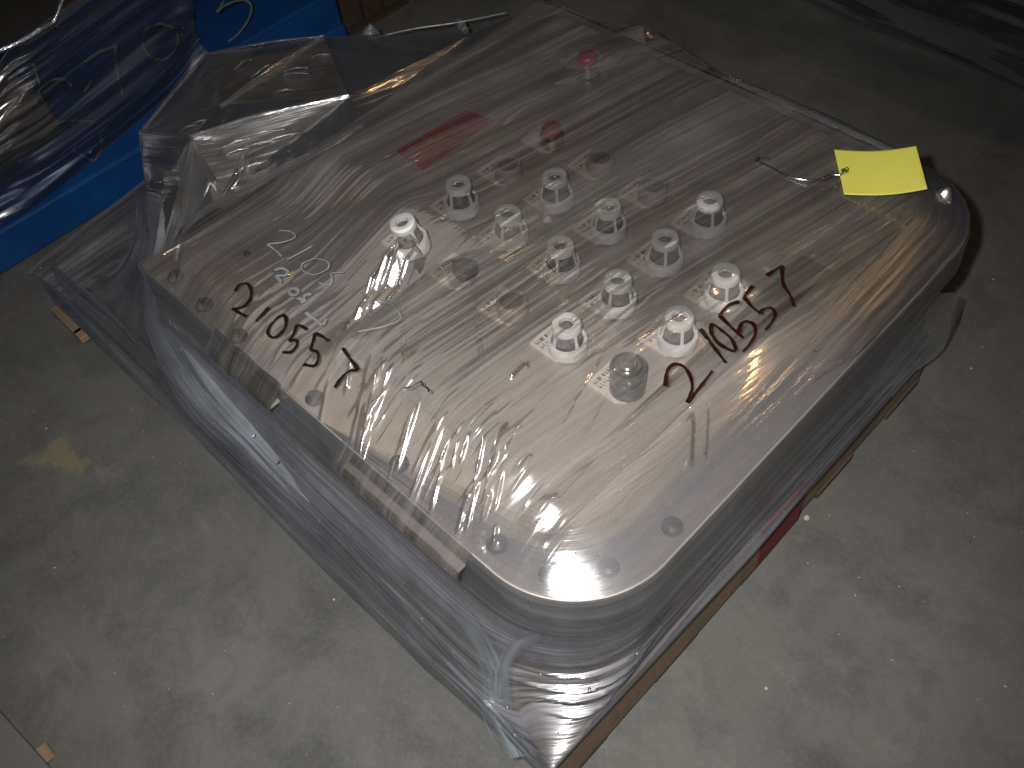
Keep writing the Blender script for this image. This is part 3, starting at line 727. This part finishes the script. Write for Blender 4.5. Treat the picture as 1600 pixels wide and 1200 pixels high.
# milky gathered rope of film: from the far-left peak down, then along the front
cl_ = [(258, 300, -.8), (246, 372, -1.0), (240, 430, -1.1), (262, 505, -1.25), (330, 600, -1.45), (410, 690, -1.7), (510, 790, -2.0), (640, 905, -2.3)]
wd = [(46, 14), (26, 8), (18, 6), (36, -20), (46, -42), (40, -38), (34, -32), (20, -20)]
ca = [oz(x-a, y-b, z-.12) for (x, y, z), (a, b) in zip(cl_, wd)]; cm = [oz(x, y, z+.10) for (x, y, z) in cl_]; cz = [oz(x+a, y+b, z) for (x, y, z), (a, b) in zip(cl_, wd)]
loft([ca, cm, cz], 150, 70, FLG, 'gathered_film', .05, 61, .02, frq=5, norm=True)
# fan from the gathering to the left pallet corner
loft([[oz(215, 300, -1.1), oz(205, 380, -1.5), oz(160, 430, -2.1), oz(62, 432, -2.45)],
      [oz(232, 380, -1.15), oz(205, 430, -1.6), oz(170, 500, -2.3), oz(110, 500, -2.9)],
      [oz(240, 430, -1.15), oz(250, 500, -1.6), oz(290, 590, -2.2), oz(300, 680, -3.0)]], 90, 70, FLG if False else FLS, 'fan_fold', .05, 71, .015, frq=4)
# low film over the bare end of the pallet
loft([[oz(44, 428, -2.36), oz(140, 345, -2.3), oz(228, 278, -2.2)], [oz(75, 440, -2.30), oz(160, 380, -2.10), oz(234, 325, -1.9)], [oz(110, 470, -2.34), oz(175, 425, -2.1), oz(246, 410, -1.7)]],
     60, 60, FLS, 'deck_film', .05, 81, .02, frq=3, normal=(0, 0, 1))
# milky smear that runs down to the near pallet corner
loft([[oz(690, 945, -.75), oz(728, 1010, -1.5), oz(750, 1055, -1.95), oz(752, 1120, -2.4), oz(785, 1185, -2.8)],
      [oz(722, 932, -.70), oz(775, 998, -1.35), oz(800, 1050, -1.8), oz(808, 1105, -2.3), oz(850, 1180, -2.7)]], 60, 30, FLMF, 'milky_fold', .03, 91, .02, frq=3, norm=True)
loft([[oz(850, 978, -.85), oz(798, 998, -1.2), oz(772, 1040, -1.7), oz(768, 1090, -2.1)], [oz(856, 1000, -.9), oz(818, 1022, -1.3), oz(800, 1055, -1.75), oz(802, 1095, -2.15)]], 40, 20, FLMF, 'milky_fold', .02, 93, .02, frq=3, norm=True)
# film stretched off the far right pallet corner
loft([[oz(1462, 455, -1.1), oz(1400, 540, -1.7), oz(1330, 650, -2.4)], [oz(1500, 462, -1.5), oz(1480, 520, -2.4), oz(1395, 620, -3.1)], [oz(1496, 470, -1.6), oz(1468, 552, -3.0), oz(1380, 612, -3.3)]], 50, 30, FLE, 'corner_web', .05, 101, .02, frq=3)

# ------------------------------------------------------------------ tented film over the left end, with the box it covers
A = on_z(300, 213, -.15); B = on_z(219, 206, -.75); C_ = on_z(322, 84, -.7); E_ = on_z(505, 56, -.4); G = on_z(545, 150, -.05)
A2 = on_z(283, 352, -1.9); B2 = on_z(243, 425, -1.2); Lc = np.array([PU0, -2.1, .02]); Lm = np.array([PU0, 1.4, -.15]); H_ = on_z(740, 52, -.3); Lf = np.array([PU0, 5.5, .0])
D_ = on_z(350, 300, -.75)
def tri_sheet(name, tris, mat, parent, seed, amp=.05, n=26, dirs=None):
    mb = MB(); uv = []
    for k, (a, b, c3) in enumerate(tris):
        a, b, c3 = map(np.array, (a, b, c3)); b0 = len(mb.v); idx = {}
        nn = np.cross(b-a, c3-a); nn /= np.linalg.norm(nn)
        if nn[2] < 0: nn = -nn
        e = (b-a)/np.linalg.norm(b-a); s2 = np.cross(nn, e)
        L = np.linalg.norm(b-a)
        for i in range(n+1):
            for j in range(n+1-i):
                s_, t = i/n, j/n; r = 1-s_-t
                p = a*r+b*s_+c3*t
                edge = min(s_, t, r)*3
                x1, y1 = float((p-a)@e), float((p-a)@s2)
                h = amp*min(1, edge*2.5)*(float(fbm2([[y1*1.6+k*9]], [[x1*.45]], seed)[0, 0])+.35*float(fbm2([[y1*7+k*9]], [[x1*.8]], seed+1)[0, 0]))
                h -= .09*L*min(1, edge)*.35
                idx[i, j] = b0+len(idx); mb.v.append(tuple(p+nn*h)); uv.append((y1, x1))
        for i in range(n):
            for j in range(n-i):
                mb.f.append((idx[i, j], idx[i+1, j], idx[i, j+1]))
                if j < n-i-1: mb.f.append((idx[i+1, j], idx[i+1, j+1], idx[i, j+1]))
    return mb.build(name, mat, parent, smooth=True, uv=uv)
R1 = on_z(345, 165, -.35)
tri_sheet('tent_film', [(R1, E_, C_), (B, C_, R1), (B, R1, A), (A, R1, G), (R1, G, E_), (A, G, D_), (G, Lm, D_), (A, D_, A2), (D_, Lc, A2), (D_, Lm, Lc), (B, A, B2), (A, A2, B2), (A2, Lc, B2), (G, E_, H_), (G, H_, Lm), (H_, Lf, Lm)], FLE, wrap, 111, .06)
# tight folds along the tent's edges: thin rolled film
def tube(name, pts, r0, r1, mat, parent, seed=0, n=8, amp=.02):
    pts = [np.array(p, float) for p in pts]; P_ = [2*pts[0]-pts[1]]+pts+[2*pts[-1]-pts[-2]]; q = []
    for i in range(1, len(P_)-2):
        for k in range(14):
            t = k/14; a, b, c3, d = P_[i-1], P_[i], P_[i+1], P_[i+2]
            q.append(.5*((2*b)+(-a+c3)*t+(2*a-5*b+4*c3-d)*t*t+(-a+3*b-3*c3+d)*t**3))
    q.append(pts[-1]); rows = []; uv = []; L = 0
    for i, p in enumerate(q):
        tg = q[min(i+1, len(q)-1)]-q[max(i-1, 0)]; tg /= np.linalg.norm(tg)+1e-9
        s1 = np.cross(tg, (0, 0, 1.)); s1 /= np.linalg.norm(s1)+1e-9; s2 = np.cross(s1, tg)
        t = i/(len(q)-1); r = (r0*(1-t)+r1*t)*(.75+.4*math.sin(math.pi*t)) if r0 > .02 else r0
        if i: L += np.linalg.norm(q[i]-q[i-1])
        rows.append([p+(s1*math.cos(2*math.pi*k/n)+s2*math.sin(2*math.pi*k/n))*r*(1+amp*10*float(fbm1([k*1.7+i*.15], seed)[0])) for k in range(n)])
        uv += [(k*.03, L) for k in range(n)]
    return MB().grid(rows, True).build(name, mat, parent, smooth=True, uv=uv)
ROLL_ = film('film_rolled', (.04, .30), 9., .5, (.6, .62, .66), .45, .12, .8, 1.0)
for a, b, m, r in ((A, G, .06, .075), (A, A2, -.05, .08), (R1, E_, .04, .065), (C_, E_, .05, .03), (B, C_, .02, .03), (B, A, 0, .04), (B, B2, -.05, .03), (A2, B2, 0, .03)):
    mid = (np.array(a)+np.array(b))/2+np.array([0, 0, m]); tube('rolled_fold', [a, mid, b], r, r*.6, ROLL_, wrap, int(r*1000))
for (x0, y0, x1, y1, z) in ((388, 225, 335, 325, -.6), (345, 228, 300, 345, -.9), (395, 240, 350, 310, -.65)):
    tube('rolled_fold', [on_z(x0, y0, z+.12), on_z((x0+x1)/2+4, (y0+y1)/2, z+.1), on_z(x1, y1, z-.1)], .035, .02, ROLL_, wrap, 5)
rc = random.Random(12)
for k in range(26):      # sharp little creases over the tented film
    a, b, c3 = rc.choice([(R1, E_, C_), (B, C_, R1), (B, R1, A), (A, R1, G), (R1, G, E_), (A, G, D_), (A, G, D_), (B, A, B2), (A, A2, B2)])
    w1, w2 = rc.uniform(.15, .6), rc.uniform(.1, .35); p0 = a*w1+b*w2+c3*(1-w1-w2)
    dr = (b-a)*rc.uniform(.10, .30)+(c3-a)*rc.uniform(-.05, .05)
    tube('crease', [p0+np.array([0, 0, -.01]), p0+dr*.5+np.array([0, 0, .02]), p0+dr+np.array([0, 0, -.02])], .021, .012, ROLL_, wrap, 200+k)
# crease bead along console edge
tube('rolled_fold', [on_z(255, 398, .05), on_z(330, 352, .06), on_z(420, 290, .05), on_z(560, 200, .04)], .035, .02, ROLL_, wrap, 8)
tube('rolled_fold', [(1.2, PV1+.03, .06), (2.6, PV1+.05, .07), (4.3, PV1+.02, .06)], .05, .06, ROLL_, wrap, 9)

box = MB()
bx = [on_z(318, 245, -1.1), on_z(268, 240, -1.4), on_z(352, 132, -1.4), on_z(505, 96, -1.2)]
poly = [(q[0], q[1]) for q in bx]+[(PU0-.15, 4.8), (PU0-.15, -1.6)]
box.prism(poly, -2.39, -.85)
tag(box.build('equipment_case', M['tent'], bevel=.06), 'grey brown metal case under the tented film beside the console', 'case')

# ------------------------------------------------------------------ yellow tag on its wire
yt = empty('yellow_tag', on_z(1375, 265, .5)); tag(yt, 'blank yellow card tag wired to the film at the right end', 'tag')
cn = [on_z(1303, 233, .50), on_z(1431, 228, .95), on_z(1449, 295, .75), on_z(1319, 303, .44)]
hole = (.068, .47); nx, ny = 34, 26
def card(s_, t):
    q = (cn[0]*(1-s_)+cn[1]*s_)*(1-t)+(cn[3]*(1-s_)+cn[2]*s_)*t
    n_ = np.cross(cn[1]-cn[0], cn[3]-cn[0]); n_ /= np.linalg.norm(n_); n_ = n_ if n_[2] > 0 else -n_
    return q - n_*(.07*math.sin(math.pi*s_))
WL, HL = np.linalg.norm(cn[1]-cn[0]), np.linalg.norm(cn[3]-cn[0])
mb = MB(); hs = 28; ring_ = []
cr = .05
def edge_pt(a):
    # ray from hole centre to card outline with slightly cut corners
    dx, dy = math.cos(a)/WL, math.sin(a)/HL; t = 1e9
    if dx > 1e-9: t = min(t, (1-hole[0])/dx)
    if dx < -1e-9: t = min(t, -hole[0]/dx)
    if dy > 1e-9: t = min(t, (1-hole[1])/dy)
    if dy < -1e-9: t = min(t, -hole[1]/dy)
    return hole[0]+dx*t, hole[1]+dy*t
angs = sorted([2*math.pi*k/72 for k in range(72)]+[math.atan2((y-hole[1])*HL, (x-hole[0])*WL) % (2*math.pi) for x in (0, 1) for y in (0, 1)])
rows = []
for k in range(15):
    f = k/14; r = []
    for a in angs:
        ex, ey = edge_pt(a); hx, hy = hole[0]+.045*math.cos(a)/WL, hole[1]+.045*math.sin(a)/HL
        r.append(card(hx*(1-f)+ex*f, hy*(1-f)+ey*f))
    rows.append(r)
mb.grid(rows, True).build('card', M['tagy'], yt, smooth=True, solid=.012)
hc = card(*hole)
er = MB(); nrm_ = np.array([0.05, -.1, 1.]); nrm_ /= np.linalg.norm(nrm_)
ex_ = (cn[1]-cn[0])/WL; ey_ = np.cross(nrm_, ex_); ey_ /= np.linalg.norm(ey_)
er.grid([[hc+(ex_*math.cos(a)+ey_*math.sin(a))*r+nrm_*z for a in [2*math.pi*k/20 for k in range(20)]] for r, z in ((.046, -.01), (.05, .008), (.062, .006), (.066, -.004))], True)
er.build('eyelet', simple('dull_brass', (.30, .27, .07), .4, .4), yt, smooth=True)
wz = lambda x, y, z=.5: on_z(x, y, z)
tube('wire', [wz(1186, 246), wz(1181, 251), wz(1190, 255), wz(1206, 262), wz(1226, 273), wz(1250, 280), wz(1275, 281), wz(1298, 274), wz(1316, 272, .52), hc+np.array([0, 0, .03])], .014, .014, M['wire'], yt)
tube('wire', [wz(1181, 251), wz(1192, 247), wz(1201, 246)], .012, .012, M['wire'], yt)

# ------------------------------------------------------------------ blue steel bin behind
BU = -9.8
bin_ = empty('steel_bin', (BU-2, 0, FL)); tag(bin_, 'blue painted steel bin wrapped in film, behind the left end of the pallet', 'bin')
MB().box(BU-5, BU, -16, 5.75, FL+.9, -1.75 if False else -2.2+.0).build('bin_body', M['blue'], bin_, bevel=.05)
MB().box(BU-5, BU+.06, -16, 5.80, FL+.02, FL+.95).build('base_rail', M['blue'], bin_, bevel=.08)
MB().box(BU-.35, BU+.05, -16, 5.78, -2.2, -2.05).build('rim', M['blue'], bin_, bevel=.03)
on_b = lambda x, y: on_u(x, y, BU+.015)
CH = ([cv(0, 0, .35, [[(1000, 5), (968, 55)], [(968, 55), (1010, 22), (1080, 0), (1122, 25), (1110, 85), (1065, 150), (1020, 186)]])[i] for i in (0, 1)] +
        cv(0, 0, .2066, [[(1210, 175), (1320, 220), (1345, 320), (1290, 420), (1210, 455), (1120, 410), (1075, 320), (1110, 220), (1210, 175)],
                         [(880, 340), (870, 420), (890, 560), (930, 720)], [(880, 345), (740, 400), (640, 470)], [(700, 590), (640, 700)],
                         [(545, 650), (480, 600), (380, 610), (300, 680), (290, 750), (310, 800)], [(250, 480), (300, 645)],
                         [(400, 1040), (385, 1000), (430, 940), (520, 912), (710, 918)], [(735, 960), (770, 1080), (740, 1180), (690, 1210), (545, 1130)]]))
for nm, a, b in (('5', 0, 2), ('0', 2, 3), ('1', 3, 5), ('2', 5, 8), ('7', 8, 10)):
    writing('chalk_digit', CH[a:b], M['chalk'], on_b, .05, .05, bin_, 'chalk digit '+nm+' on the blue side', lift=(1, 0, 0))

bf = empty('bin_film', (BU+.3, -5, -2.5)); tag(bf, 'clear film wrapped round the left part of the blue bin', 'plastic film')
loft([[tuple(on_u(-60, 205, BU+.25)), tuple(on_u(0, 90, BU+.35)), tuple(on_u(60, 42, BU+.35)), tuple(on_u(210, -60, BU+.25)), tuple(on_u(290, -110, BU+.12))],
      [tuple(on_u(-60, 290, BU+.25)), tuple(on_u(0, 240, BU+.3)), tuple(on_u(80, 190, BU+.3)), tuple(on_u(250, 60, BU+.2)), tuple(on_u(300, 30, BU+.1))],
      [tuple(on_u(-60, 395, BU+.12)), tuple(on_u(0, 350, BU+.12)), tuple(on_u(85, 300, BU+.14)), tuple(on_u(245, 170, BU+.1)), tuple(on_u(322, 82, BU+.1))]],
     140, 110, FLB, 'bin_sheet', .10, 121, .03, parent=bf, frq=6, normal=(1, 0, 0))
tube('rolled_fold', [on_u(100, -10, BU+.55), on_u(85, 30, BU+.55), on_u(62, 46, BU+.55), on_u(20, 70, BU+.5), on_u(-30, 90, BU+.4)], .05, .05, ROLL_, bf, 12)
# load on the far bin
MB().box(BU-4.5, BU-.5, -14, -1.2, -2.19, -1.2).build('load_panel', M['tent'], bin_, bevel=.1)

# ------------------------------------------------------------------ things behind
k0 = on_z(545, 62, FL)
cr = empty('wooden_crate', (k0[0]-.6, k0[1]+.9, FL)); tag(cr, 'old brown wooden crate end beside the blue bin, in the dark', 'crate')
for i in range(3):
    MB().box(k0[0]-1.8, k0[0]-.2+.05*i, k0[1]+.15+i*.62, k0[1]+.7+i*.62, FL+.12, -2.3).build('side_board', M['woodk'], cr, bevel=.03)
MB().box(k0[0]-1.9, k0[0], k0[1]+.1, k0[1]+2.1, FL+.01, FL+.115).build('bottom_board', M['woodk'], cr)
tp = empty('film_trail', on_z(640, 60, -2.9)); tag(tp, 'white knotted strip of film trailing behind the far left edge of the console', 'plastic film')
tube('film_strand', [on_z(572, 50, -2.2), on_z(590, 66, -2.2), on_z(640, 74, -2.2), on_z(690, 84, -2.1)], .10, .05, FLM, tp, 15)
tube('film_strand', [on_z(575, 62, -2.0), on_z(640, 46, -2.0), on_z(720, 34, -2.0), on_z(790, 20, -2.0)], .02, .012, FLM, tp, 16)
tube('film_knot', [on_z(571, 56, -2.1), on_z(580, 46, -2.1), on_z(588, 54, -2.1)], .10, .12, FLM, tp, 17, amp=.05)
tube('film_knot', [on_z(716, 32, -2.1), on_z(722, 42, -2.1), on_z(728, 50, -2.1)], .08, .09, FLM, tp, 18, amp=.05)
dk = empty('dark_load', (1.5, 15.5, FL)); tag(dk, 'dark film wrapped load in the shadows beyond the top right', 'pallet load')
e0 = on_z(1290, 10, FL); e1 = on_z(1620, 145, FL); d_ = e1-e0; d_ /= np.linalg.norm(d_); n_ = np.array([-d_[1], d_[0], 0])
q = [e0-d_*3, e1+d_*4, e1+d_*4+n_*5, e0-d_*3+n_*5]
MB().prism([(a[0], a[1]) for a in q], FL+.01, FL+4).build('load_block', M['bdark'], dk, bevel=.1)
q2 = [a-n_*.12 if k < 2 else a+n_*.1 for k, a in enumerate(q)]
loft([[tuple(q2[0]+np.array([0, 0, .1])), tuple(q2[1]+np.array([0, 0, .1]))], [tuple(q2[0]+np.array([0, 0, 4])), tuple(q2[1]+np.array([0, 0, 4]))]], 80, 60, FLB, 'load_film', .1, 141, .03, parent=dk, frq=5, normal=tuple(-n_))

# bottom-left: corner of a grey board lying flat
sl = empty('grey_board', (on_z(0, 1200, FL))); tag(sl, 'edge of a flat grey board at the bottom left of the floor', 'board')
a, b = on_z(-40, 1068, FL+.35), on_z(92, 1215, FL+.35); d_ = (b-a)/np.linalg.norm(b-a); n_ = np.array([d_[1], -d_[0], 0])
if n_ @ (np.array([a[0], a[1]-3, 0])-a) < 0: n_ = -n_
q = [a-d_*3, b+d_*3, b+d_*3+n_*5, a-d_*3+n_*5]
MB().prism([(k[0], k[1]) for k in q], FL+.25, FL+.35).build('sheet', M['slab'], sl, bevel=.02)
MB().prism([((k+n_*.12*(1 if i < 2 else -1))[0], (k+n_*.12*(1 if i < 2 else -1))[1]) for i, k in enumerate(q)], FL+.005, FL+.249).build('core', M['woodk'], sl)
wc = on_z(73, 1180, FL)
tag(MB().box(wc[0]-.14, wc[0]+.14, wc[1]-.1, wc[1]+.1, FL+.002, FL+.1).build('wood_chip', M['woodtan'], bevel=.02), 'small splintered wood chip beside the grey board', 'wood chip')
# broken slat ends sticking out below the left pallet edge
for k, (x0, y0, x1, y1) in enumerate(((78, 486, 124, 522), (116, 520, 130, 530))):
    a, b = on_z(x0, y0, -3.55), on_z(x1, y1, -3.55); m = (a+b)/2
    o = MB().box(min(a[0], b[0]), max(a[0], b[0]), V0-.24, V0+.05, -3.66, -3.5).build('slat_end', M['woodtan'], pal, bevel=.02)

# crumbs and grit on the floor (nobody could count them)
gr = MB(); r = random.Random(5)
for k in range(420):
    x, y = r.uniform(-6, 14), r.uniform(-12, 10)
    if U0-.3 < x < U1+.3 and V0-.3 < y < V1+.3: continue
    s_ = r.choice([.008, .01, .012, .016, .02]) * r.uniform(.6, 1.3)
    b0 = len(gr.v); gr.v += [(x+s_*r.uniform(.6, 1.4), y, FL+.004), (x, y+s_*r.uniform(.6, 1.4), FL+.004), (x-s_, y-s_*.3, FL+.004), (x, y-s_, FL+.004), (x, y, FL+.004+s_*1.3)]
    gr.f += [(b0, b0+1, b0+4), (b0+1, b0+2, b0+4), (b0+2, b0+3, b0+4), (b0+3, b0, b0+4)]
tag(gr.build('floor_grit', M['crumb']), 'pale grit scattered on the concrete floor', 'grit', kind='stuff')
for (x, y, s_, lb) in ((1260, 810, .05, 'yellowish crumb on the floor by the red painted pallet edge'), (1197, 1076, .025, 'tiny pale crumb on the floor right of the pallet corner'), (522, 937, .02, 'tiny white crumb on the floor left of the pallet')):
    p = on_z(x, y, FL); o = MB().lathe([(s_*.9, .0), (s_, s_*.5), (s_*.6, s_*1.1), (.001, s_*1.2)], 7, (p[0], p[1], FL+.001)).build('crumb', M['crumb']); tag(o, lb, 'crumb', 'crumbs on the floor')
